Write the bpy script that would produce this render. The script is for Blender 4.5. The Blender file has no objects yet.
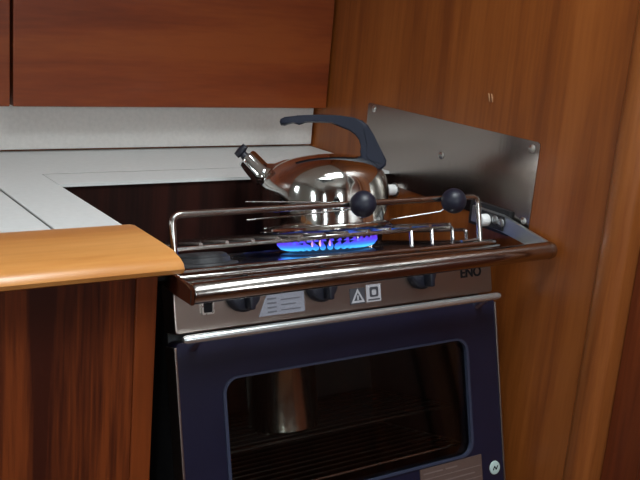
import bpy, bmesh, math, random
from mathutils import Vector, Matrix
random.seed(4)
R = math.radians
SC = bpy.context.scene
COL = SC.collection
EYE = 1.161                                   # eye height above the cabin sole
def W(x, y, z): return Vector((x, y, z + EYE))  # survey frame (origin at the eye) to world

# ------------------------------------------------------------------ camera
cd = bpy.data.cameras.new('camera'); cam = bpy.data.objects.new('camera', cd); COL.objects.link(cam)
cd.sensor_width = 36.0; cd.lens = 955.0 / 640.0 * 36.0; cd.clip_start = 0.02
yaw, pitch, roll = R(34.54), R(14.46), R(-4.88)
fw = Vector((math.sin(yaw) * math.cos(pitch), math.cos(yaw) * math.cos(pitch), -math.sin(pitch)))
rt = Vector((math.cos(yaw), -math.sin(yaw), 0)); dn = fw.cross(rt)
rt2 = math.cos(roll) * rt + math.sin(roll) * dn
dn2 = -math.sin(roll) * rt + math.cos(roll) * dn
m = Matrix((rt2, -dn2, -fw)).transposed().to_4x4(); m.translation = Vector((0, 0, EYE))
cam.matrix_world = m
SC.camera = cam

# ------------------------------------------------------------------ world, daylight, exposure
w = bpy.data.worlds.new('overcast_sky'); SC.world = w; w.use_nodes = True
w.node_tree.nodes['Background'].inputs[0].default_value = (0.80, 0.90, 1.0, 1)
w.node_tree.nodes['Background'].inputs[1].default_value = 1.0
SC.view_settings.view_transform = 'Standard'; SC.view_settings.look = 'None'
SC.view_settings.gamma = 1.0; SC.view_settings.use_curve_mapping = False
SC.view_settings.exposure = 0.4
def daylight(name, loc, aim, sx, sy, power, col):
    l = bpy.data.lights.new(name, 'AREA'); l.shape = 'RECTANGLE'; l.size = sx; l.size_y = sy
    l.energy = power; l.color = col
    o = bpy.data.objects.new(name, l); COL.objects.link(o); o.location = loc
    o.rotation_euler = Vector(aim).to_track_quat('-Z', 'Y').to_euler()
    return o
# openings: front wall window, two left wall windows, deck hatch
WAY = (-1.15, -0.93, 0.70, 1.75)    # tall companionway light in the same wall
WIN_F = (0.21, 0.51, 1.22, 1.72)     # x0 x1 z0 z1 on the wall behind the viewer
WIN_L = [(0.72, 0.96, 1.25, 1.62), (-0.83, -0.47, 1.25, 1.62)]   # y0 y1 z0 z1
HATCH = (-0.25, 0.35, -0.15, 0.45)   # x0 x1 y0 y1 in the deckhead
HATCH2 = (0.37, 0.83, 0.20, 0.70)
PORT = (0.06, 0.54, 1.23, 1.65)       # y0 y1 z0 z1 past the upright on the right
DAY = (0.94, 0.98, 1.0)
RX0, RX1, RY0, RY1, RZ = -1.60, 0.923, -1.50, 1.400, 1.95
daylight('daylight_front_window', (0.36, RY0 - 0.06, 1.47), (0, 1, 0), 0.28, 0.48, 8.0, DAY)
daylight('daylight_companionway', (-1.04, RY0 - 0.06, 1.225), (0, 1, 0), 0.20, 1.04, 5.0, DAY)
daylight('daylight_side_window', (RX0 - 0.06, 0.84, 1.435), (1, 0, 0), 0.22, 0.35, 2.6, DAY)
daylight('daylight_side_window', (RX0 - 0.06, -0.65, 1.435), (1, 0, 0), 0.34, 0.35, 3.2, DAY)
daylight('daylight_hatch', (0.05, 0.15, RZ + 0.05), (0, 0, -1), 0.58, 0.58, 6.5, DAY)
daylight('daylight_galley_hatch', (0.60, 0.45, RZ + 0.05), (0, 0, -1), 0.44, 0.48, 11, DAY)
daylight('daylight_port_light', (RX1 + 0.09, 0.30, 1.44), (-1, 0, 0), 0.46, 0.40, 0.35, DAY)

# ------------------------------------------------------------------ materials
MATS = {}
def newmat(name):
    mt = bpy.data.materials.new(name); mt.use_nodes = True; MATS[name] = mt
    nt = mt.node_tree; return mt, nt, nt.nodes['Principled BSDF']
def N(nt, t, **kw):
    n = nt.nodes.new(t)
    for k, v in kw.items(): setattr(n, k, v)
    return n
def ramp(nt, stops):
    r = N(nt, 'ShaderNodeValToRGB'); e = r.color_ramp.elements
    while len(e) > 1: e.remove(e[-1])
    e[0].position = stops[0][0]; e[0].color = (*stops[0][1], 1)
    for p, c in stops[1:]:
        q = e.new(p); q.color = (*c, 1)
    return r
def s2l(c): return tuple((v / 255 / 12.92) if v / 255 <= 0.04045 else ((v / 255 + 0.055) / 1.055) ** 2.4 for v in c)
def plain(name, col, rough=0.5, metal=0.0, coat=0.0, noise=0.0, nscale=40, spec=0.5, bump=0.0):
    mt, nt, b = newmat(name)
    b.inputs['Roughness'].default_value = rough; b.inputs['Metallic'].default_value = metal
    b.inputs['Coat Weight'].default_value = coat; b.inputs['Specular IOR Level'].default_value = spec
    tc = N(nt, 'ShaderNodeTexCoord'); nz = N(nt, 'ShaderNodeTexNoise')
    nz.inputs['Scale'].default_value = nscale; nz.inputs['Detail'].default_value = 4
    nt.links.new(tc.outputs['Object'], nz.inputs['Vector'])
    k = 1 - noise
    r = ramp(nt, [(0.3, tuple(v * k for v in col)), (0.7, tuple(min(1, v * (1 + noise)) for v in col))])
    nt.links.new(nz.outputs['Fac'], r.inputs[0]); nt.links.new(r.outputs[0], b.inputs['Base Color'])
    if bump:
        bp = N(nt, 'ShaderNodeBump'); bp.inputs['Strength'].default_value = bump; bp.inputs['Distance'].default_value = 0.001
        nt.links.new(nz.outputs['Fac'], bp.inputs['Height']); nt.links.new(bp.outputs[0], b.inputs['Normal'])
    return mt
def wood(name, dark, mid, light, stretch, rough=0.38, bands=18.0, contrast=1.0, coat=0.15):
    """veneer: stretch = frequency multipliers along object x, y, z (small along the grain)"""
    mt, nt, b = newmat(name)
    tc = N(nt, 'ShaderNodeTexCoord'); mp = N(nt, 'ShaderNodeMapping'); mp.inputs['Scale'].default_value = stretch
    nt.links.new(tc.outputs['Object'], mp.inputs['Vector'])
    n1 = N(nt, 'ShaderNodeTexNoise'); n1.inputs['Scale'].default_value = bands; n1.inputs['Detail'].default_value = 3
    n1.inputs['Distortion'].default_value = 0.6
    n2 = N(nt, 'ShaderNodeTexNoise'); n2.inputs['Scale'].default_value = bands * 9; n2.inputs['Detail'].default_value = 5
    for n in (n1, n2): nt.links.new(mp.outputs[0], n.inputs['Vector'])
    mx = N(nt, 'ShaderNodeMath', operation='MULTIPLY_ADD'); mx.inputs[1].default_value = 0.35; 
    nt.links.new(n2.outputs['Fac'], mx.inputs[0]); nt.links.new(n1.outputs['Fac'], mx.inputs[2])
    lo, hi = 0.675 - 0.17 / contrast, 0.675 + 0.17 / contrast
    r = ramp(nt, [(lo, dark), (0.675, mid), (min(1, hi), light)])
    nt.links.new(mx.outputs[0], r.inputs[0]); nt.links.new(r.outputs[0], b.inputs['Base Color'])
    b.inputs['Roughness'].default_value = rough; b.inputs['Coat Weight'].default_value = coat
    b.inputs['Coat Roughness'].default_value = 0.3
    bp = N(nt, 'ShaderNodeBump'); bp.inputs['Strength'].default_value = 0.15; bp.inputs['Distance'].default_value = 0.0006
    nt.links.new(n2.outputs['Fac'], bp.inputs['Height']); nt.links.new(bp.outputs[0], b.inputs['Normal'])
    return mt
def steel(name, col=(0.62, 0.60, 0.57), rough=0.18, brush=None, var=0.06):
    mt, nt, b = newmat(name)
    b.inputs['Metallic'].default_value = 1.0; b.inputs['Base Color'].default_value = (*col, 1)
    tc = N(nt, 'ShaderNodeTexCoord'); mp = N(nt, 'ShaderNodeMapping'); nz = N(nt, 'ShaderNodeTexNoise')
    mp.inputs['Scale'].default_value = brush or (30, 30, 30); nz.inputs['Scale'].default_value = 6; nz.inputs['Detail'].default_value = 3
    nt.links.new(tc.outputs['Object'], mp.inputs[0]); nt.links.new(mp.outputs[0], nz.inputs['Vector'])
    mr = N(nt, 'ShaderNodeMapRange'); mr.inputs['To Min'].default_value = max(0.02, rough - var); mr.inputs['To Max'].default_value = rough + var
    nt.links.new(nz.outputs['Fac'], mr.inputs['Value']); nt.links.new(mr.outputs[0], b.inputs['Roughness'])
    if brush:
        bp = N(nt, 'ShaderNodeBump'); bp.inputs['Strength'].default_value = 0.12; bp.inputs['Distance'].default_value = 0.0004
        nt.links.new(nz.outputs['Fac'], bp.inputs['Height']); nt.links.new(bp.outputs[0], b.inputs['Normal'])
    return mt
def glass(name, tint, ior=1.45, rough=0.03):
    mt = bpy.data.materials.new(name); mt.use_nodes = True; MATS[name] = mt
    nt = mt.node_tree; nt.nodes.remove(nt.nodes['Principled BSDF'])
    out = nt.nodes['Material Output']
    tr = N(nt, 'ShaderNodeBsdfTransparent'); tr.inputs[0].default_value = (*tint, 1)
    gl = N(nt, 'ShaderNodeBsdfGlossy'); gl.inputs['Roughness'].default_value = rough
    fr = N(nt, 'ShaderNodeFresnel'); fr.inputs[0].default_value = ior
    mx = N(nt, 'ShaderNodeMixShader')
    nt.links.new(fr.outputs[0], mx.inputs[0]); nt.links.new(tr.outputs[0], mx.inputs[1]); nt.links.new(gl.outputs[0], mx.inputs[2])
    nt.links.new(mx.outputs[0], out.inputs[0]); return mt

T_D, T_M, T_L = s2l((122, 62, 23)), s2l((143, 77, 29)), s2l((157, 88, 37))
wood('teak_wall', T_D, T_M, T_L, (1.0, 1.0, 0.06), bands=22)
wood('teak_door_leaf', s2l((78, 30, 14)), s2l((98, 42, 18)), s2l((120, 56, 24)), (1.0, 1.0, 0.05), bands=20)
wood('teak_trim', s2l((118, 60, 24)), s2l((140, 76, 32)), s2l((156, 90, 40)), (1.0, 1.0, 0.05), bands=30)
wood('teak_locker', s2l((116, 48, 18)), s2l((132, 58, 21)), s2l((145, 70, 27)), (0.10, 1.0, 1.0), bands=20)
wood('teak_base', s2l((58, 20, 9)), s2l((90, 38, 15)), s2l((122, 56, 22)), (1.0, 1.0, 0.04), bands=34, contrast=1.5)
wood('teak_stile', s2l((108, 48, 19)), s2l((126, 58, 22)), s2l((142, 70, 27)), (1.0, 1.0, 0.05), bands=26)
wood('teak_nosing', s2l((186, 120, 60)), s2l((200, 136, 72)), s2l((212, 150, 86)), (0.08, 1.0, 1.0), bands=20, rough=0.3, coat=0.4)
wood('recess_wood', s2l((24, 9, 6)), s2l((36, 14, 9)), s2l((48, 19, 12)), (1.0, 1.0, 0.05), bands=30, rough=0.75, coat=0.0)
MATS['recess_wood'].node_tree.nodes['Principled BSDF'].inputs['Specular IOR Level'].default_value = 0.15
wood('sole_teak', s2l((84, 46, 24)), s2l((110, 62, 32)), s2l((130, 78, 42)), (0.1, 1.0, 1.0), bands=16)
wood('cabin_side_wood', s2l((110, 52, 22)), s2l((134, 68, 30)), s2l((152, 82, 38)), (0.1, 1.0, 1.0), bands=14)
plain('white_laminate', (0.72, 0.69, 0.66), 0.45, noise=0.05, nscale=160)
plain('worktop_laminate', (0.70, 0.71, 0.70), 0.35, noise=0.03, nscale=120)
plain('cream_lining', (0.46, 0.47, 0.43), 0.6, noise=0.04)
plain('deckhead', (0.75, 0.74, 0.70), 0.6, noise=0.03)
plain('dark_gap', (0.012, 0.010, 0.010), 0.8)
steel('polished_steel', (0.45, 0.42, 0.40), 0.18)
steel('chrome', (0.78, 0.80, 0.80), 0.09, var=0.03)
plain('satin_chrome', (0.74, 0.78, 0.79), 0.26, metal=0.8)
steel('brushed_plate', (0.41, 0.37, 0.345), 0.22, brush=(2, 40, 2), var=0.05)
steel('panel_steel', (0.36, 0.305, 0.275), 0.32, var=0.06)
steel('kettle_steel', (0.74, 0.74, 0.71), 0.095, var=0.02)
steel('wire_steel', (0.60, 0.58, 0.56), 0.22)
steel('clamp_wire', (0.34, 0.32, 0.31), 0.25)
steel('screw_steel', (0.70, 0.70, 0.68), 0.28)
steel('dull_bar', (0.50, 0.52, 0.53), 0.42)
steel('pot_steel', (0.80, 0.80, 0.72), 0.20)
steel('dark_wire', (0.09, 0.085, 0.08), 0.4)
plain('navy_enamel', (0.009, 0.0095, 0.026), 0.28, noise=0.08, nscale=30)
plain('trim_bluegrey', (0.035, 0.042, 0.075), 0.3)
plain('black_body', (0.02, 0.02, 0.022), 0.45, noise=0.15)
plain('oven_enamel', (0.014, 0.012, 0.012), 0.35, noise=0.2, nscale=60)
plain('knob_black', (0.014, 0.015, 0.024), 0.38)
plain('ball_black', (0.010, 0.011, 0.024), 0.42)
plain('kettle_handle', (0.012, 0.015, 0.030), 0.45, noise=0.08, spec=0.3)
plain('glint_white', (0.85, 0.85, 0.84), 0.35)  # white base colour stands in for bright highlights on metal fittings
plain('burner_iron', (0.05, 0.05, 0.055), 0.5, noise=0.2)
plain('sticker_grey', (0.22, 0.22, 0.26), 0.5, noise=0.12, nscale=700)
plain('sticker_ink', (0.11, 0.11, 0.13), 0.5)
plain('sticker_dark', (0.05, 0.05, 0.06), 0.5)
plain('sticker_white', (0.40, 0.39, 0.42), 0.45, noise=0.06, nscale=500)
plain('lettering_black', (0.006, 0.005, 0.006), 0.8, spec=0.1)
plain('rating_brown', (0.105, 0.065, 0.055), 0.45, noise=0.15, nscale=900)
plain('rating_line', (0.17, 0.12, 0.11), 0.5)
plain('badge_pale', (0.46, 0.58, 0.56), 0.3)
plain('scuff_pale', (0.38, 0.19, 0.09), 0.6)
glass('oven_glass', (0.92, 0.92, 0.90), 1.30)
glass('window_glass', (0.95, 0.97, 0.97))
# gas flame: it gives off its own light
fm = bpy.data.materials.new('gas_flame'); fm.use_nodes = True; MATS['gas_flame'] = fm
nt = fm.node_tree; nt.nodes.remove(nt.nodes['Principled BSDF'])
tc = N(nt, 'ShaderNodeTexCoord'); sp = N(nt, 'ShaderNodeSeparateXYZ'); nt.links.new(tc.outputs['Object'], sp.inputs[0])
mr = N(nt, 'ShaderNodeMapRange'); mr.inputs['From Min'].default_value = 0.0; mr.inputs['From Max'].default_value = 0.016
nt.links.new(sp.outputs['Z'], mr.inputs['Value'])
rp = ramp(nt, [(0.0, (0.06, 0.45, 1.0)), (0.22, (0.04, 0.16, 1.0)), (0.5, (0.08, 0.04, 0.65)), (1.0, (0.10, 0.02, 0.22))]); nt.links.new(mr.outputs[0], rp.inputs[0])
em = N(nt, 'ShaderNodeEmission'); em.inputs[1].default_value = 1.3; nt.links.new(rp.outputs[0], em.inputs[0])
tr = N(nt, 'ShaderNodeBsdfTransparent'); mx = N(nt, 'ShaderNodeMixShader'); mx.inputs[0].default_value = 0.62
nt.links.new(tr.outputs[0], mx.inputs[1]); nt.links.new(em.outputs[0], mx.inputs[2]); nt.links.new(mx.outputs[0], nt.nodes['Material Output'].inputs[0])
fo = bpy.data.materials.new('flame_orange'); fo.use_nodes = True; MATS['flame_orange'] = fo
fo.node_tree.nodes.remove(fo.node_tree.nodes['Principled BSDF']); e2 = N(fo.node_tree, 'ShaderNodeEmission')
e2.inputs[0].default_value = (1.0, 0.55, 0.35, 1); e2.inputs[1].default_value = 1.2
fo.node_tree.links.new(e2.outputs[0], fo.node_tree.nodes['Material Output'].inputs[0])

# ------------------------------------------------------------------ mesh helpers
def obj(name, bm, mat, parent=None, smooth=False, loc=None):
    me = bpy.data.meshes.new(name); bmesh.ops.recalc_face_normals(bm, faces=bm.faces); bm.to_mesh(me); bm.free()
    for mt in (mat if isinstance(mat, (list, tuple)) else [mat]): me.materials.append(MATS[mt])
    if smooth:
        me.polygons.foreach_set('use_smooth', [True] * len(me.polygons))
        me.set_sharp_from_angle(angle=R(40))
    o = bpy.data.objects.new(name, me); COL.objects.link(o)
    if parent: o.parent = parent
    if loc is not None: o.location = loc
    return o
def tag(o, label, cat, group=None):
    o['label'] = label; o['category'] = cat
    if group: o['group'] = group
    return o
def struct(o): o['kind'] = 'structure'; return o
def empty(name, loc, rot=(0, 0, 0)):
    e = bpy.data.objects.new(name, None); COL.objects.link(e); e.location = loc; e.rotation_euler = rot
    e.empty_display_size = 0.05; return e
def box(bm, x0, x1, y0, y1, z0, z1, bev=0.0, seg=2):
    vs = [bm.verts.new(p) for p in ((x0, y0, z0), (x1, y0, z0), (x1, y1, z0), (x0, y1, z0), (x0, y0, z1), (x1, y0, z1), (x1, y1, z1), (x0, y1, z1))]
    fs = [bm.faces.new([vs[i] for i in q]) for q in ((0, 3, 2, 1), (4, 5, 6, 7), (0, 1, 5, 4), (1, 2, 6, 5), (2, 3, 7, 6), (3, 0, 4, 7))]
    if bev:
        es = list({e for f in fs for e in f.edges})
        bmesh.ops.bevel(bm, geom=es, offset=bev, segments=seg, profile=0.5, affect='EDGES')
    return bm
def bx(*a, **k): return box(bmesh.new(), *a, **k)
def tube(bm, pts, r, seg=10, cap=True):
    pts = [Vector(p) for p in pts]; rr = r if isinstance(r, (list, tuple)) else [r] * len(pts)
    rings = []; prev = None
    for i, p in enumerate(pts):
        if i == 0: t = pts[1] - p
        elif i == len(pts) - 1: t = p - pts[i - 1]
        else: t = (pts[i + 1] - p).normalized() + (p - pts[i - 1]).normalized()
        t.normalize()
        if prev is None:
            a = Vector((0, 0, 1)) if abs(t.z) < 0.9 else Vector((1, 0, 0)); u = t.cross(a).normalized()
        else:
            u = prev - t * prev.dot(t); u.normalize()
        prev = u; v = t.cross(u)
        rings.append([bm.verts.new(p + rr[i] * (math.cos(2 * math.pi * k / seg) * u + math.sin(2 * math.pi * k / seg) * v)) for k in range(seg)])
    for a, b in zip(rings, rings[1:]):
        for k in range(seg): bm.faces.new((a[k], a[(k + 1) % seg], b[(k + 1) % seg], b[k]))
    if cap: bm.faces.new(rings[0][::-1]); bm.faces.new(rings[-1])
    return bm
def fillet(pts, rad, n=6):
    pts = [Vector(p) for p in pts]; out = [pts[0]]
    for i in range(1, len(pts) - 1):
        p = pts[i]; a = (pts[i - 1] - p); b = (pts[i + 1] - p); ra = min(rad, a.length * 0.49, b.length * 0.49)
        a.normalize(); b.normalize(); s, e = p + a * ra, p + b * ra
        for k in range(n + 1):
            t = k / n; out.append((1 - t) ** 2 * s + 2 * t * (1 - t) * p + t * t * e)
    out.append(pts[-1]); return out
def lathe(bm, prof, seg=48, M=None):
    """revolve (r, z) pairs round local z; M maps into place"""
    M = M or Matrix(); rings = []
    for r, z in prof:
        if r < 1e-6: rings.append([bm.verts.new(M @ Vector((0, 0, z)))])
        else: rings.append([bm.verts.new(M @ Vector((r * math.cos(2 * math.pi * k / seg), r * math.sin(2 * math.pi * k / seg), z))) for k in range(seg)])
    for a, b in zip(rings, rings[1:]):
        for k in range(seg):
            q = [a[k % len(a)], a[(k + 1) % len(a)], b[(k + 1) % len(b)], b[k % len(b)]]
            q = list(dict.fromkeys(q))
            if len(q) > 2: bm.faces.new(q)
    return bm
def frame_to(p, d):
    """matrix whose local z runs along d from p"""
    q = Vector(d).to_track_quat('Z', 'Y'); return Matrix.Translation(Vector(p)) @ q.to_matrix().to_4x4()
def prism(bm, poly, a0, a1, fn, bev=0.0):
    """extrude a 2-D outline between a0 and a1; fn(u, v, a) -> 3-D"""
    lo = [bm.verts.new(fn(u, v, a0)) for u, v in poly]; hi = [bm.verts.new(fn(u, v, a1)) for u, v in poly]
    n = len(poly); f0 = bm.faces.new(lo[::-1]); f1 = bm.faces.new(hi)
    for i in range(n): bm.faces.new((lo[i], lo[(i + 1) % n], hi[(i + 1) % n], hi[i]))
    if bev:
        bmesh.ops.bevel(bm, geom=list({e for f in (f0, f1) for e in f.edges}), offset=bev, segments=3, profile=0.5, affect='EDGES')
    return bm
def rrect(x0, x1, z0, z1, r, n=8):
    out = []
    for cx, cz, a in ((x1 - r, z1 - r, 0), (x0 + r, z1 - r, 90), (x0 + r, z0 + r, 180), (x1 - r, z0 + r, 270)):
        for k in range(n + 1):
            t = R(a + 90 * k / n); out.append((cx + r * math.cos(t), cz + r * math.sin(t)))
    return out
def ring_prism(bm, outer, inner, a0, a1, fn):
    """plate with a hole: outer and inner outlines of equal length"""
    n = len(outer); V = {}
    for a in (a0, a1):
        for nm, pl in (('o', outer), ('i', inner)): V[nm, a] = [bm.verts.new(fn(u, v, a)) for u, v in pl]
    for i in range(n):
        j = (i + 1) % n
        bm.faces.new((V['o', a0][i], V['o', a0][j], V['i', a0][j], V['i', a0][i]))
        bm.faces.new((V['o', a1][i], V['i', a1][i], V['i', a1][j], V['o', a1][j]))
        bm.faces.new((V['o', a0][i], V['o', a1][i], V['o', a1][j], V['o', a0][j]))
        bm.faces.new((V['i', a0][i], V['i', a0][j], V['i', a1][j], V['i', a1][i]))
    return bm
def screw(parent, p, d, r=0.0055, mat='screw_steel'):
    bm = bmesh.new(); M = frame_to(p, d)
    lathe(bm, [(r, 0), (r, 0.0008), (r * 0.8, 0.002), (r * 0.35, 0.0026), (r * 0.3, 0.0012), (0, 0.0012)], 16, M)
    return obj('screw', bm, mat, parent, True)

# ------------------------------------------------------------------ room shell
struct(obj('floor', bx(RX0 - 0.05, RX1 + 0.1, RY0 - 0.05, RY1 + 0.05, -0.03, 0.0), 'sole_teak'))
def holed(name, mat, u0, u1, v0, v1, holes, fn):
    """wall slab with rectangular openings (holes share no columns)"""
    bm = bmesh.new(); cur = u0
    def slab(a, b, c, d):
        p, q = fn(a, c), fn(b, d)
        box(bm, min(p[0][0], q[0][0]), max(p[1][0], q[1][0]), min(p[0][1], q[0][1]), max(p[1][1], q[1][1]), min(p[0][2], q[0][2]), max(p[1][2], q[1][2]))
    for (a, b, c, d) in sorted(holes):
        slab(cur, a, v0, v1); slab(a, b, v0, c); slab(a, b, d, v1); cur = b
    slab(cur, u1, v0, v1)
    return struct(obj(name, bm, mat))
holed('wall_front', 'cabin_side_wood', RX0, RX1 + 0.06, 0, RZ, [WIN_F, WAY], lambda u, v: ((u, RY0 - 0.03, v), (u, RY0, v)))
holed('wall_left', 'cream_lining', RY0, RY1, 0, RZ, WIN_L, lambda u, v: ((RX0 - 0.03, u, v), (RX0, u, v)))
holed('ceiling', 'deckhead', RX0 - 0.03, RX1 + 0.1, RY0 - 0.03, RY1 + 0.03, [HATCH, HATCH2], lambda u, v: ((u, v, RZ), (u, v, RZ + 0.03)))
struct(obj('wall_back', bx(RX0 - 0.03, RX1 + 0.1, RY1, RY1 + 0.03, 0, RZ), 'teak_wall'))
struct(obj('wall_right', bx(RX1, RX1 + 0.03, 0.735, RY1, 0, RZ), 'teak_wall'))
def window(name, lo, hi, ax, pos):
    """frame and pane filling an opening; ax = normal axis"""
    bm = bmesh.new(); t = 0.025; d = 0.02
    def b(u0, u1, v0, v1, a, c, bmx):
        if ax == 'Y': box(bmx, u0, u1, a, c, v0, v1)
        elif ax == 'X': box(bmx, a, c, u0, u1, v0, v1)
        else: box(bmx, u0, u1, v0, v1, a, c)
    (u0, v0), (u1, v1) = lo, hi
    for q in ((u0 - t, u1 + t, v0 - t, v0), (u0 - t, u1 + t, v1, v1 + t), (u0 - t, u0, v0, v1), (u1, u1 + t, v0, v1)): b(*q, pos, pos + d, bm)
    e = struct(obj(name, bm, 'deckhead'))
    p = bmesh.new(); b(u0, u1, v0, v1, pos + d * 0.4, pos + d * 0.5, p); obj('pane', p, 'window_glass', e)
window('window_1', (WIN_F[0], WIN_F[2]), (WIN_F[1], WIN_F[3]), 'Y', RY0)
window('window_7', (WAY[0], WAY[2]), (WAY[1], WAY[3]), 'Y', RY0)
window('window_2', (WIN_L[0][0], WIN_L[0][2]), (WIN_L[0][1], WIN_L[0][3]), 'X', RX0)
window('window_3', (WIN_L[1][0], WIN_L[1][2]), (WIN_L[1][1], WIN_L[1][3]), 'X', RX0)
window('window_5', (HATCH2[0], HATCH2[2]), (HATCH2[1], HATCH2[3]), 'Z', RZ - 0.02)
window('window_6', (PORT[0], PORT[2]), (PORT[1], PORT[3]), 'X', RX1 + 0.008)
window('window_4', (HATCH[0], HATCH[2]), (HATCH[1], HATCH[3]), 'Z', RZ - 0.02)
# rounded upright at the edge of the galley bulkhead, and the darker door leaf past it
bm = bmesh.new()
prof = [(RX1 + 0.03, 0.737), (RX1 - 0.001, 0.737)]
for k in range(9):
    a = R(180 * k / 8); prof.append((RX1 - 0.001 - 0.012 * math.sin(a), 0.7165 + 0.0205 * math.cos(a)))
prof += [(RX1 + 0.03, 0.696)]
prism(bm, prof, 0.0, RZ, lambda u, v, a: (u, v, a)); struct(obj('trim_1', bm, 'teak_trim', None, True))
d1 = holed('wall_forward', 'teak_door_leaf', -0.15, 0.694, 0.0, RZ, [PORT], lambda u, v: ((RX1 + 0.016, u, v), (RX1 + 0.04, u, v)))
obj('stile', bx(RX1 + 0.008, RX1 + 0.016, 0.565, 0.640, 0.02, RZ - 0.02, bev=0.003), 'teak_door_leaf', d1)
struct(obj('wall_entry', bx(RX1 + 0.01, RX1 + 0.04, RY0, -0.152, 0, RZ), 'cabin_side_wood'))
# pale laminate splashback strip, a fine dark joint below and beside it
TOP = EYE - 0.261
struct(obj('trim_2', bx(-1.2, 0.9185, 1.387, 1.3995, TOP + 0.0035, EYE - 0.14, bev=0.0015), 'white_laminate'))
# recess behind the stove
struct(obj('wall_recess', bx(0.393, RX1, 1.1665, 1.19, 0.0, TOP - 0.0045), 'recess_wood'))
# pale scuff on the bulkhead
bm = bmesh.new()
for dy in (-0.003, 0.0025): tube(bm, [W(RX1 - 0.0004, 0.960 + dy + 0.003, -0.1135), W(RX1 - 0.0008, 0.960 + dy, -0.119), W(RX1 - 0.0004, 0.960 + dy - 0.001, -0.1245)], [0.0008, 0.0013, 0.0008], 6)
obj('scuff', bm, 'scuff_pale', bpy.data.objects['wall_right'])

# ------------------------------------------------------------------ overhead locker
lk = tag(empty('overhead_locker', W(0.3, 1.375, -0.187)), 'reddish teak overhead locker with horizontal grain above the white splashback', 'cabinet')
def child(name, bm, mat, par, smooth=False):
    o = obj(name, bm, mat, par, smooth); o.location = -par.location; return o
LZ = EYE - 0.1892
child('carcass', bx(-1.2, 0.920, 1.372, 1.3985, LZ + 0.012, LZ + 0.62), 'dark_gap', lk)
child('door', bx(0.3900, 0.9185, 1.350, 1.371, LZ, LZ + 0.62, bev=0.0015), 'teak_locker', lk)
child('door', bx(-0.30, 0.3855, 1.350, 1.371, LZ, LZ + 0.62, bev=0.0015), 'teak_locker', lk)
child('door', bx(-1.2, -0.305, 1.350, 1.371, LZ, LZ + 0.62, bev=0.0015), 'teak_locker', lk)

# ------------------------------------------------------------------ worktop
wt = tag(empty('worktop', W(0.2, 1.15, -0.281)), 'off-white laminate worktop with rounded wooden front edge and stove cutout', 'worktop')
bm = bmesh.new(); TH = 0.004
outl = [(0.318, 0.942), (0.393, 0.942), (0.393, 1.2265), (0.3925, 1.229), (0.921, 1.229), (0.921, 1.3985), (0.318, 1.3985)]
prism(bm, outl, TOP - TH, TOP, lambda u, v, a: (u, v, a), bev=0.0012); child('worktop_slab', bm, 'worktop_laminate', wt)
child('icebox_lid', bx(-0.60, 0.315, 0.942, 1.3985, TOP - TH, TOP, bev=0.0012), 'worktop_laminate', wt)
child('rear_strip', bx(0.3931, 0.921, 1.163, 1.2258, TOP - TH, TOP), 'worktop_laminate', wt)
prof = [(0.942, -0.022), (0.942, 0.0022), (0.936, 0.0028), (0.90, 0.002), (0.868, 0.0005), (0.845, -0.0015), (0.832, -0.0045), (0.8245, -0.009), (0.8215, -0.0145), (0.823, -0.019), (0.829, -0.022)]
bm = bmesh.new(); prism(bm, prof, -0.60, 0.403, lambda u, v, a: (a, u, TOP + v), bev=0.0025)
for v in bm.verts:      # the end grain is cut to a shallow hollow curve
    if v.co.x > 0.39:
        t = (0.942 - v.co.y) / 0.12; v.co.x += -0.003 + 0.0075 * t * t
child('wooden_nosing', bm, 'teak_nosing', wt, True)

# ------------------------------------------------------------------ base cabinet left of the stove
bc = tag(empty('base_cabinet', W(0.1, 1.1, -EYE)), 'dark striped teak base cabinet under the worktop beside the stove', 'cabinet')
CT = TOP - 0.0225
child('front_panel', bx(-0.60, 0.3685, 0.854, 0.872, 0.0, CT), 'teak_base', bc)
child('stile', bx(0.369, 0.3925, 0.8525, 0.8725, 0.0, CT, bev=0.002), 'teak_stile', bc)
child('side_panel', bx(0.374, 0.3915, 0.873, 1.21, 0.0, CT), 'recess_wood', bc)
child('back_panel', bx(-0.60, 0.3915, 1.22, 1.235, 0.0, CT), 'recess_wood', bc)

# ------------------------------------------------------------------ splash plate on the bulkhead
sp_ = tag(empty('splash_plate', W(RX1, 1.05, -0.277)), 'brushed stainless steel splash plate screwed to the teak bulkhead beside kettle', 'splash plate')
bm = bmesh.new()
poly = rrect(0.858, 1.235, EYE - 0.281, EYE - 0.163, 0.005, 4)
prism(bm, poly, RX1 - 0.0016, RX1 - 0.0001, lambda u, v, a: (a, u, v)); child('plate', bm, 'brushed_plate', sp_)
for y, z in ((1.218, -0.171), (1.046, -0.214), (0.871, -0.173), (0.869, -0.270), (1.218, -0.271)):
    s = screw(sp_, W(RX1 - 0.0016, y, z), (-1, 0, 0)); s.location = -sp_.location
bp_ = tag(empty('glint_stud', W(RX1, 1.155, -0.288)), 'small white round bumper stand-in on the bulkhead just under the steel plate', 'glint')  # added white stud and washer in place of a specular highlight on metal
bm = bmesh.new(); lathe(bm, [(0, 0), (0.0085, 0), (0.0085, 0.014), (0.007, 0.0165), (0, 0.0168)], 20, frame_to(W(RX1, 1.146, -0.287), (-1, 0, 0)))
child('glint_pad', bm, 'glint_white', bp_, True)
bm = bmesh.new(); lathe(bm, [(0.011, 0), (0.011, 0.002), (0.009, 0.003), (0.0085, 0.003)], 20, frame_to(W(RX1, 1.146, -0.287), (-1, 0, 0)))
child('base_washer', bm, 'screw_steel', bp_, True)

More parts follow.
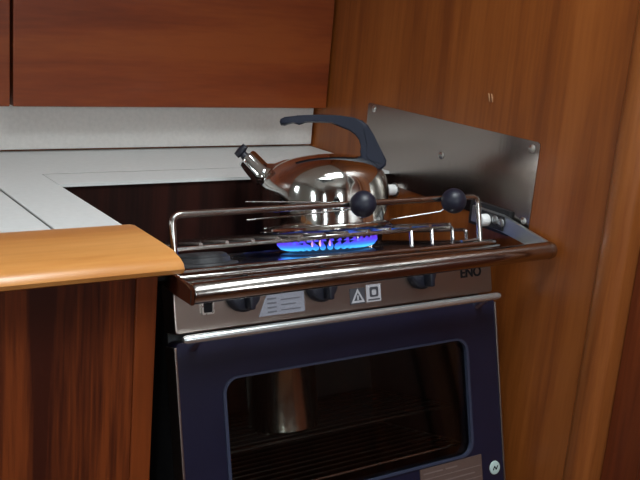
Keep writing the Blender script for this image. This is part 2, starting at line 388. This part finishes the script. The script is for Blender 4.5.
# ------------------------------------------------------------------ crash rail in front of the stove
cr = tag(empty('crash_rail', W(0.65, 0.81, -0.31)), 'polished steel tube safety rail running across in front of the stove', 'rail')
bm = bmesh.new()
tube(bm, [W(0.4085, 0.809, -0.2975), W(0.4105, 0.809, -0.2975), W(0.909, 0.809, -0.2930)], [0.0095, 0.0110, 0.0110], 20); child('tube', bm, 'polished_steel', cr, True)
bm = bmesh.new(); prism(bm, [(0.800, -0.3065), (0.800, -0.2905), (0.812, -0.2875), (0.935, -0.2865), (0.935, -0.3035), (0.83, -0.3065)], 0.4035, 0.4083, lambda u, v, a: (a, u, v + EYE), bev=0.001); child('flat_arm', bm, 'polished_steel', cr)
child('wall_bracket', bx(0.3926, 0.4034, 0.88, 0.935, EYE - 0.306, EYE - 0.2865, bev=0.001), 'black_body', cr)
bm = bmesh.new(); lathe(bm, [(0.0112, 0), (0.0116, 0.003), (0.0108, 0.008), (0.007, 0.011), (0, 0.012)], 20, frame_to(W(0.9075, 0.809, -0.2930), (1, 0, 0))); child('end_cap', bm, 'polished_steel', cr, True)
bm = bmesh.new()
prism(bm, [(0.812, -0.3015), (0.812, -0.2835), (0.900, -0.268), (0.958, -0.268), (0.958, -0.2905), (0.898, -0.2905), (0.83, -0.299)], 0.9115, 0.9165, lambda u, v, a: (a, u, v + EYE), bev=0.001); child('flat_arm', bm, 'dull_bar', cr)
child('cover_plate', bx(0.9095, 0.9114, 0.893, 0.937, EYE - 0.2895, EYE - 0.2695, bev=0.0008), 'black_body', cr)
bk = child('wall_bracket', bx(0.9165, RX1, 0.89, 0.968, EYE - 0.296, EYE - 0.262, bev=0.001), 'black_body', cr)
for y, z in ((0.897, -0.2785), (0.9085, -0.277)):
    s = screw(cr, W(0.9094, y, z), (-1, 0, 0), 0.006, 'dull_bar'); s.location = -cr.location
bm = bmesh.new(); lathe(bm, [(0.0085, 0), (0.0085, 0.010), (0.007, 0.0125), (0, 0.013)], 20, frame_to(W(0.9095, 0.925, -0.281), (-1, 0, 0))); child('bolt_glint', bm, 'glint_white', cr, True)  # pivot bolt head, its bright highlight put in as white colour

# ------------------------------------------------------------------ gimballed stove (local frame: handle axis at y = z = 0)
TILT = R(15)
SO = W(0.653, 0.859, -0.367)
SROT = Matrix.Rotation(-TILT, 4, 'X')
def SW(x, y, z): return SO + SROT @ Vector((x, y, z))
SB = Vector((0.009, 0.17, -0.34))
st = empty('gimballed_stove', SW(*SB), (-TILT, 0, 0)); tag(st, 'navy and steel gimballed galley stove with glass oven door and gas hob', 'stove')
def sp(name, bm, mat, smooth=False, par=None):
    o = obj(name, bm, mat, par or st, smooth)
    if par is None: o.location = -SB
    return o
X0, X1 = -0.227, 0.242
# body: five enamelled slabs round the oven, open at the front
bm = bmesh.new()
box(bm, X0 + 0.004, X0 + 0.03, 0.046, 0.285, -0.335, 0.056); box(bm, X1 - 0.03, X1 - 0.004, 0.046, 0.285, -0.335, 0.056)
box(bm, X0 + 0.03, X1 - 0.03, 0.27, 0.285, -0.335, 0.056); box(bm, X0 + 0.03, X1 - 0.03, 0.046, 0.27, -0.335, -0.30)
box(bm, X0 + 0.03, X1 - 0.03, 0.046, 0.27, -0.005, 0.056)
sp('body', bm, 'black_body')
bm = bmesh.new(); e = 0.0005
box(bm, X0 + 0.03 + e, X0 + 0.034, 0.047, 0.269, -0.30 + e, -0.005 - e); box(bm, X1 - 0.034, X1 - 0.03 - e, 0.047, 0.269, -0.30 + e, -0.005 - e)
box(bm, X0 + 0.034, X1 - 0.034, 0.265, 0.2695, -0.30 + e, -0.005 - e); box(bm, X0 + 0.034, X1 - 0.034, 0.047, 0.265, -0.30 + e, -0.296)
box(bm, X0 + 0.034, X1 - 0.034, 0.047, 0.265, -0.009, -0.005 - e)
sp('oven_liner', bm, 'oven_enamel')
def pl(u, v, a): return (u, a, v)          # outline in x-z, extruded along y
# control panel with knobs, stickers, lettering
bm = bmesh.new(); prism(bm, rrect(X0, 0.236, 0.004, 0.0595, 0.004, 4), 0.016, 0.0455, pl, bev=0.0015); cp = sp('control_panel', bm, 'panel_steel')
for x in (-0.144, -0.039, 0.113):
    M = frame_to((x, 0.016, 0.0415), (0, -1, 0)); bm = bmesh.new()
    lathe(bm, [(0, 0), (0.021, 0), (0.0212, 0.006), (0.019, 0.0105), (0.0165, 0.012), (0, 0.012)], 32, M)
    kn = sp('control_knob', bm, 'knob_black', True)
    bm = bmesh.new(); box(bm, x - 0.0035, x + 0.0035, -0.010, 0.004, 0.024, 0.059, bev=0.002); sp('grip', bm, 'knob_black', True, kn)
bm = bmesh.new(); ring_prism(bm, rrect(-0.1955, -0.1805, 0.0225, 0.0375, 0.002, 3), rrect(-0.1935, -0.1825, 0.0245, 0.0355, 0.0015, 3), 0.0125, 0.0162, pl)
ig = sp('ignition_button', bm, 'screw_steel'); bm = bmesh.new(); prism(bm, rrect(-0.1935, -0.1825, 0.0245, 0.0355, 0.0015, 3), 0.014, 0.0161, pl); sp('button', bm, 'lettering_black', False, ig)
bm = bmesh.new(); prism(bm, [(-0.124, 0.012), (-0.062, 0.012), (-0.062, 0.036), (-0.112, 0.036)], 0.0153, 0.0161, pl); lb = sp('instruction_sticker', bm, 'sticker_grey'); lb['label'] = 'pale printed instruction sticker'
bm = bmesh.new()
for k in range(4): box(bm, -0.112, -0.1, 0.0149, 0.0154, 0.0155 + k * 0.005, 0.017 + k * 0.005)
for k in range(3): box(bm, -0.094, -0.068 - 0.006 * (k % 2), 0.0149, 0.0154, 0.0165 + k * 0.006, 0.0175 + k * 0.006)
sp('print_lines', bm, 'sticker_ink', False, lb)
bm = bmesh.new(); box(bm, 0.003, 0.0255, 0.0153, 0.0161, 0.012, 0.031); wn = sp('warning_sticker', bm, 'sticker_dark')
bm = bmesh.new(); ring_prism(bm, [(0.0045, 0.0135), (0.0145, 0.0305), (0.0245, 0.0135)], [(0.0085, 0.0160), (0.0145, 0.0262), (0.0205, 0.0160)], 0.0148, 0.0154, pl)
box(bm, 0.0135, 0.0155, 0.0148, 0.0154, 0.0168, 0.0225); sp('triangle', bm, 'sticker_white', False, wn)
bm = bmesh.new(); box(bm, 0.0275, 0.0495, 0.0153, 0.0161, 0.0125, 0.0335); wn = sp('notice_sticker', bm, 'sticker_white')
bm = bmesh.new(); ring_prism(bm, rrect(0.0325, 0.0455, 0.0185, 0.0305, 0.002, 3), rrect(0.0355, 0.0425, 0.0205, 0.0275, 0.002, 3), 0.0148, 0.0154, pl)
box(bm, 0.030, 0.0475, 0.0148, 0.0154, 0.0145, 0.016); sp('pictogram', bm, 'sticker_dark', False, wn)
def lettering(name, txt, size, M, mat, par):
    cu = bpy.data.curves.new(name, 'FONT'); cu.body = txt; cu.size = size; cu.extrude = 0.0003; cu.align_x = 'CENTER'; cu.align_y = 'CENTER'; cu.offset = size * 0.026
    t = bpy.data.objects.new(name, cu); COL.objects.link(t); bpy.context.view_layer.update()
    me = bpy.data.meshes.new_from_object(t.evaluated_get(bpy.context.evaluated_depsgraph_get())); bpy.data.objects.remove(t)
    me.transform(M); me.materials.clear(); me.materials.append(MATS[mat])
    o = bpy.data.objects.new(name, me); COL.objects.link(o); o.parent = par; return o
MX = Matrix.Rotation(R(90), 4, 'X')
o = lettering('maker_lettering', 'ENO', 0.0175, Matrix.Translation((0.199, 0.0156, 0.0335)) @ MX, 'lettering_black', cp)
# oven door
WX0, WX1, WZ0, WZ1 = -0.172, 0.190, -0.207, -0.052
outer = []; inner = rrect(WX0, WX1, WZ0, WZ1, 0.018, 8)
DX0, DX1, DZ0, DZ1 = X0 + 0.002, X1, -0.335, -0.006
outer = rrect(DX0, DX1, DZ0, DZ1, 0.005, 8)
bm = bmesh.new(); ring_prism(bm, outer, inner, 0.021, 0.043, pl); dr = sp('oven_door', bm, 'navy_enamel'); dr['label'] = 'navy oven door with rounded window'
bm = bmesh.new(); prism(bm, rrect(WX0 + 0.0005, WX1 - 0.0005, WZ0 + 0.0005, WZ1 - 0.0005, 0.0175, 8), 0.0245, 0.0275, pl); sp('window_pane', bm, 'oven_glass', False, dr)
bm = bmesh.new()
i2 = rrect(WX0 + 0.003, WX1 - 0.003, WZ0 + 0.0015, WZ1 - 0.0015, 0.0165, 8)
ring_prism(bm, rrect(WX0 - 0.001, WX1 + 0.001, WZ0 - 0.001, WZ1 + 0.001, 0.019, 8), i2, 0.0195, 0.0245, pl); sp('window_trim', bm, 'trim_bluegrey', False, dr)
for x in (DX0 - 0.003, DX1): sp('edge_strip', bx(x, x + 0.003, 0.0195, 0.044, DZ0, DZ1 - 0.004, bev=0.0008), 'panel_steel', False, dr)
bm = bmesh.new(); tube(bm, [(-0.226, 0, 0), (-0.222, 0, 0), (0.229, 0, 0), (0.233, 0, 0)], [0.0032, 0.0048, 0.0048, 0.0032], 16); hd = sp('handle', bm, 'satin_chrome', True, dr)
for x in (-0.205, 0.212): sp('handle_post', tube(bmesh.new(), [(x, 0.001, -0.001), (x, 0.022, -0.011)], [0.004, 0.006], 12), 'chrome', True, hd)
bm = bmesh.new(); box(bm, 0.098, 0.203, 0.0196, 0.0212, -0.268, -0.2095); rp_ = sp('rating_plate', bm, 'rating_brown', False, dr)
bm = bmesh.new()
for z in (-0.2235, -0.238, -0.2525): box(bm, 0.100, 0.201, 0.0193, 0.0197, z - 0.0005, z + 0.0005)
for k, (xa, xb, z) in enumerate(((0.103, 0.135, -0.2165), (0.14, 0.16, -0.2165), (0.103, 0.128, -0.231), (0.135, 0.19, -0.231), (0.103, 0.15, -0.2455))): box(bm, xa, xb, 0.0193, 0.0197, z - 0.0008, z + 0.0008)
obj('plate_print', bm, 'rating_line', dr)
M = frame_to((0.2265, 0.0212, -0.2325), (0, -1, 0))
bm = bmesh.new(); lathe(bm, [(0, 0), (0.0092, 0), (0.0088, 0.0014), (0.0072, 0.0018), (0, 0.0018)], 28, M); bd = sp('round_badge', bm, 'badge_pale', True, dr)
bm = bmesh.new()
for a, b_ in (((-0.0042, -0.0025), (-0.0012, 0.0025)), ((-0.0012, 0.0025), (0.0012, -0.0025)), ((0.0012, -0.0025), (0.0042, 0.0025))):
    tube(bm, [(0.2265 + a[0], 0.0192, -0.2325 + a[1]), (0.2265 + b_[0], 0.0192, -0.2325 + b_[1])], 0.0007, 6)
obj('badge_mark', bm, 'lettering_black', dr)
# hob top with a rolled rim
bm = bmesh.new(); box(bm, X0, X1, 0.0, 0.288, 0.0605, 0.0685, bev=0.003, seg=3); ht = sp('hob_top', bm, 'polished_steel', True)
bm = bmesh.new(); tube(bm, fillet([(X0 + 0.004, 0.004, 0.071), (X1 - 0.004, 0.004, 0.071), (X1 - 0.004, 0.284, 0.071), (X0 + 0.004, 0.284, 0.071), (X0 + 0.004, 0.004, 0.071)], 0.01), 0.0035, 8); sp('rim', bm, 'polished_steel', True, ht)
KC = Vector((0.075, 0.165, 0.0)); LC = Vector((-0.118, 0.165, 0.0))
for c, s in ((KC, 1.0), (LC, 0.72)):
    bm = bmesh.new(); M = Matrix.Translation((c.x, c.y, 0.0686))
    lathe(bm, [(0, 0), (0.066 * s, 0), (0.064 * s, 0.002), (0.052 * s, 0.003), (0.050 * s, 0.009), (0.046 * s, 0.0095), (0.046 * s, 0.0125), (0.040 * s, 0.0145), (0, 0.015)], 40, M); sp('burner', bm, 'burner_iron', True)
# pan supports: wire grids with feet
GZ = 0.0945
def grate(x0, x1, feet):
    bm = bmesh.new(); r = 0.0026; y0, y1 = 0.052, 0.272
    tube(bm, fillet([(x0, y0, 0.0687), (x0, y0, GZ), (x1, y0, GZ), (x1, y0, 0.0687)], 0.006, 4), r, 8)
    tube(bm, fillet([(x0, y1, 0.0687), (x0, y1, GZ), (x1, y1, GZ), (x1, y1, 0.0687)], 0.006, 4), r, 8)
    n = 12
    for k in range(n + 1):
        x = x0 + 0.004 + (x1 - x0 - 0.008) * k / n; tube(bm, [(x, y0, GZ + 0.003), (x, y1, GZ + 0.003)], r, 8)
    for x in feet: tube(bm, [(x, y0, 0.0687), (x, y0, GZ)], r, 8)
    return sp('pan_support', bm, 'wire_steel', True)
grate(-0.210, 0.203, [0.132, 0.167])
bm = bmesh.new(); tube(bm, fillet([(0.228, 0.052, 0.0687), (0.228, 0.052, GZ - 0.006), (0.228, 0.272, GZ - 0.006), (0.228, 0.272, 0.0687)], 0.006, 4), 0.0026, 8); sp('side_guard', bm, 'wire_steel', True)
# raised pot rail along the front of the hob with two ball-ended pot clamps
FY, FZ = 0.016, 0.133
bm = bmesh.new(); tube(bm, fillet([(-0.222, FY, 0.070), (-0.222, FY, FZ), (0.2185, FY, FZ), (0.2185, FY, 0.070)], 0.011, 6), 0.0039, 12); pr = sp('pot_rail', bm, 'polished_steel', True)
sp('foot_bar', tube(bmesh.new(), [(0.186, FY, 0.0755), (0.2185, FY, 0.0755)], 0.0022, 8), 'wire_steel', True)
def clamp(bx_, up0, up1, lo0, lo1, pieces):
    bm = bmesh.new(); M = Matrix.Translation(bx_)
    lathe(bm, [(0.0163 * math.sin(math.pi * k / 16), -0.0163 * math.cos(math.pi * k / 16)) for k in range(17)], 28, M)
    b = sp('clamp_ball', bm, 'ball_black', True); b['label'] = 'black round clamp knob'
    bm = bmesh.new()
    for a, c in pieces: tube(bm, [a, c], 0.0011, 8)
    sp('clamp_arm', bm, 'clamp_wire', True)
B1 = (0.0215, 0.0025, 0.132); B2 = (0.165, 0.0025, 0.129)
clamp(B1, 0, 0, 0, 0, [((-0.122, 0.033, 0.1430), (0.012, 0.024, 0.1352)), ((-0.122, 0.033, 0.122), (0.012, 0.010, 0.1268)), ((0.012, 0.024, 0.1352), (0.021, 0.006, 0.134))])
clamp(B2, 0, 0, 0, 0, [((0.088, 0.036, 0.1105), (0.150, 0.012, 0.1165)), ((0.150, 0.012, 0.1165), (0.162, 0.006, 0.125))])

# oven shelf and the pot stored in the oven
def oven_shelf(z, y0, mat, label):
    osf = empty('oven_shelf', SW(0.009, 0.17, z), (-TILT, 0, 0)); tag(osf, label, 'oven shelf')
    bm = bmesh.new()
    for y in (y0, 0.258): tube(bm, [(-0.197, y - 0.17, 0), (0.1965, y - 0.17, 0)], 0.0024, 8)
    for x in (-0.195, 0.1945): tube(bm, [(x, y0 - 0.17, 0), (x, 0.258 - 0.17, 0)], 0.0024, 8)
    obj('shelf_frame', bm, mat, osf, True)
    y = y0 + 0.016
    while y < 0.25:
        obj('shelf_wire', tube(bmesh.new(), [(-0.194, y - 0.17, 0.001), (0.194, y - 0.17, 0.001)], 0.0014, 6), 'dark_wire', osf, True); y += 0.02
oven_shelf(-0.1525, 0.080, 'dark_wire', 'upper wire shelf inside the oven, under the tall pot')
oven_shelf(-0.2010, 0.056, 'wire_steel', 'lower bright wire shelf inside the oven, below the pot')
pt = empty('stored_pot', SW(-0.029, 0.137, -0.1498), (-TILT, 0, 0)); tag(pt, 'tall steel pot stored inside the oven, seen through the glass door', 'pot')
bm = bmesh.new(); lathe(bm, [(0, 0), (0.043, 0), (0.046, 0.003), (0.046, 0.100), (0.0475, 0.102), (0.0455, 0.102), (0.0445, 0.006), (0, 0.005)], 40); obj('pot_body', bm, 'pot_steel', pt, True)
bm = bmesh.new(); lathe(bm, [(0.0475, 0.1022), (0.047, 0.105), (0.02, 0.110), (0.006, 0.111), (0.006, 0.118), (0.010, 0.122), (0.008, 0.125), (0, 0.126)], 32); obj('pot_lid', bm, 'pot_steel', pt, True)

# ------------------------------------------------------------------ flame ring
KZ = 0.1010
fl = empty('burner_flame', SW(KC.x, KC.y, 0.0765), (-TILT, 0, 0)); tag(fl, 'ring of blue gas flames burning under the steel kettle', 'flame')
bm = bmesh.new(); bo = bmesh.new(); n = 36
for k in range(n):
    a = 2 * math.pi * k / n; h = random.uniform(0.85, 1.1)
    rr_ = lambda d, z: Vector((d * math.cos(a), d * math.sin(a), z))
    pts = [rr_(0.0475, 0.0005), rr_(0.055, 0.002), rr_(0.062, 0.004), rr_(0.067, 0.0075 * h), rr_(0.0685, 0.0135 * h)]
    tube(bm, pts, [0.0025, 0.0040, 0.0040, 0.0026, 0.0004], 8)
obj('flame_tongues', bm, 'gas_flame', fl, True)
for dk in (-0.28, -0.12, 0.07):
    a = math.atan2(-0.82, -0.57) + dk; d = 0.067
    tube(bo, [(d * math.cos(a), d * math.sin(a), 0.004), (d * math.cos(a), d * math.sin(a), 0.0075), (d * math.cos(a), d * math.sin(a), 0.012)], [0.0006, 0.0017, 0.0003], 6)
obj('orange_tips', bo, 'flame_orange', fl, True)

# ------------------------------------------------------------------ kettle
kt = empty('whistling_kettle', SW(KC.x, KC.y, KZ), (0, 0, 0)); tag(kt, 'polished steel whistling kettle with dark blue handle on the lit burner', 'kettle')
kyaw = math.atan2(-0.55, 0.833)
kt.matrix_world = Matrix.Translation(SW(KC.x, KC.y, KZ)) @ SROT @ Matrix.Rotation(kyaw, 4, 'Z')
bm = bmesh.new()
prof = [(0, 0), (0.078, 0), (0.084, 0.0015), (0.0875, 0.005), (0.0885, 0.010), (0.0885, 0.034), (0.0883, 0.050), (0.0873, 0.061), (0.0845, 0.0705), (0.079, 0.079), (0.071, 0.0865), (0.060, 0.0930), (0.046, 0.0980), (0.030, 0.1010), (0.015, 0.1022), (0, 0.1025)]
# smooth the shoulder by subdividing the profile with a Catmull-Rom curve
def crom(P, n=4):
    out = []
    for i in range(len(P) - 1):
        p0, p1, p2, p3 = P[max(i - 1, 0)], P[i], P[i + 1], P[min(i + 2, len(P) - 1)]
        for k in range(n):
            t = k / n
            out.append(tuple(0.5 * (2 * p1[j] + (p2[j] - p0[j]) * t + (2 * p0[j] - 5 * p1[j] + 4 * p2[j] - p3[j]) * t * t + (3 * p1[j] - p0[j] - 3 * p2[j] + p3[j]) * t ** 3) for j in (0, 1)))
    out.append(P[-1]); return out
prof = prof[:2] + crom(prof[1:], 4)[1:]
lathe(bm, prof, 72); obj('kettle_body', bm, 'kettle_steel', kt, True)
bm = bmesh.new(); tube(bm, [(-0.030, 0, 0.064), (-0.045, 0, 0.0700), (-0.058, 0, 0.0733), (-0.070, 0, 0.0755), (-0.083, 0, 0.0805)], [0.036, 0.0315, 0.0255, 0.0195, 0.0155], 32); obj('spout', bm, 'kettle_steel', kt, True)
d = Vector((-0.0245, 0, 0.029)).normalized(); p = Vector((-0.0795, 0, 0.0760))
bm = bmesh.new(); lathe(bm, [(0.0152, 0), (0.0168, 0.001), (0.0168, 0.009), (0.0158, 0.0105), (0.0158, 0.0125), (0.0155, 0.013), (0.0150, 0.034), (0.0135, 0.0375), (0, 0.0380)], 32, frame_to(p, d)); wc = obj('whistle_cap', bm, 'chrome', kt, True)
q = p + d * 0.0385; up = Vector((0.029, 0, 0.0245)).normalized()
bm = bmesh.new(); tube(bm, [q, q + d * 0.005], [0.006, 0.005], 12); tube(bm, [q + d * 0.007 - up * 0.008 + d * 0.003, q + d * 0.0095, q + d * 0.0115 + up * 0.011], [0.0042, 0.0062, 0.0040], 12); obj('whistle_lever', bm, 'knob_black', wc, True)
poly = [(-0.0545, 0.1445), (-0.053, 0.1480), (-0.047, 0.1505), (-0.030, 0.1512), (0.0, 0.1505), (0.028, 0.1475), (0.048, 0.1430), (0.058, 0.1390), (0.0655, 0.1320), (0.0715, 0.1200), (0.0790, 0.1020), (0.0875, 0.0830), (0.0860, 0.0760), (0.0790, 0.0700), (0.068, 0.0760), (0.056, 0.0835), (0.0500, 0.0885), (0.0560, 0.0960), (0.0575, 0.1050), (0.0555, 0.1150), (0.0505, 0.1230), (0.0425, 0.1300), (0.032, 0.1350), (0.016, 0.1392), (0.0, 0.1412), (-0.012, 0.1420), (-0.020, 0.1420), (-0.028, 0.1430), (-0.036, 0.1425), (-0.042, 0.1415), (-0.048, 0.1395), (-0.0535, 0.1405)]
bm = bmesh.new(); prism(bm, poly, -0.0105, 0.0105, lambda u, v, a: (u, a, v + 0.0055), bev=0.0032); hk = obj('handle', bm, 'kettle_handle', kt, True)
inset = [(0.0640, 0.1300), (0.0700, 0.1180), (0.0770, 0.1010), (0.0842, 0.0845), (0.0790, 0.0790), (0.0640, 0.0860), (0.0600, 0.0920), (0.0625, 0.1050), (0.0605, 0.1180), (0.0590, 0.1280)]
for s in (-1, 1):
    bm = bmesh.new(); prism(bm, inset, s * 0.0103, s * 0.0118, lambda u, v, a: (u, a, v + 0.0055)); obj('cheek', bm, 'kettle_handle', kt, True)
bm = bmesh.new(); lathe(bm, [(0.090, 0.0005), (0.0915, 0.0025), (0.0895, 0.005), (0.0880, 0.005)], 64); obj('base_band', bm, 'kettle_steel', kt, True)
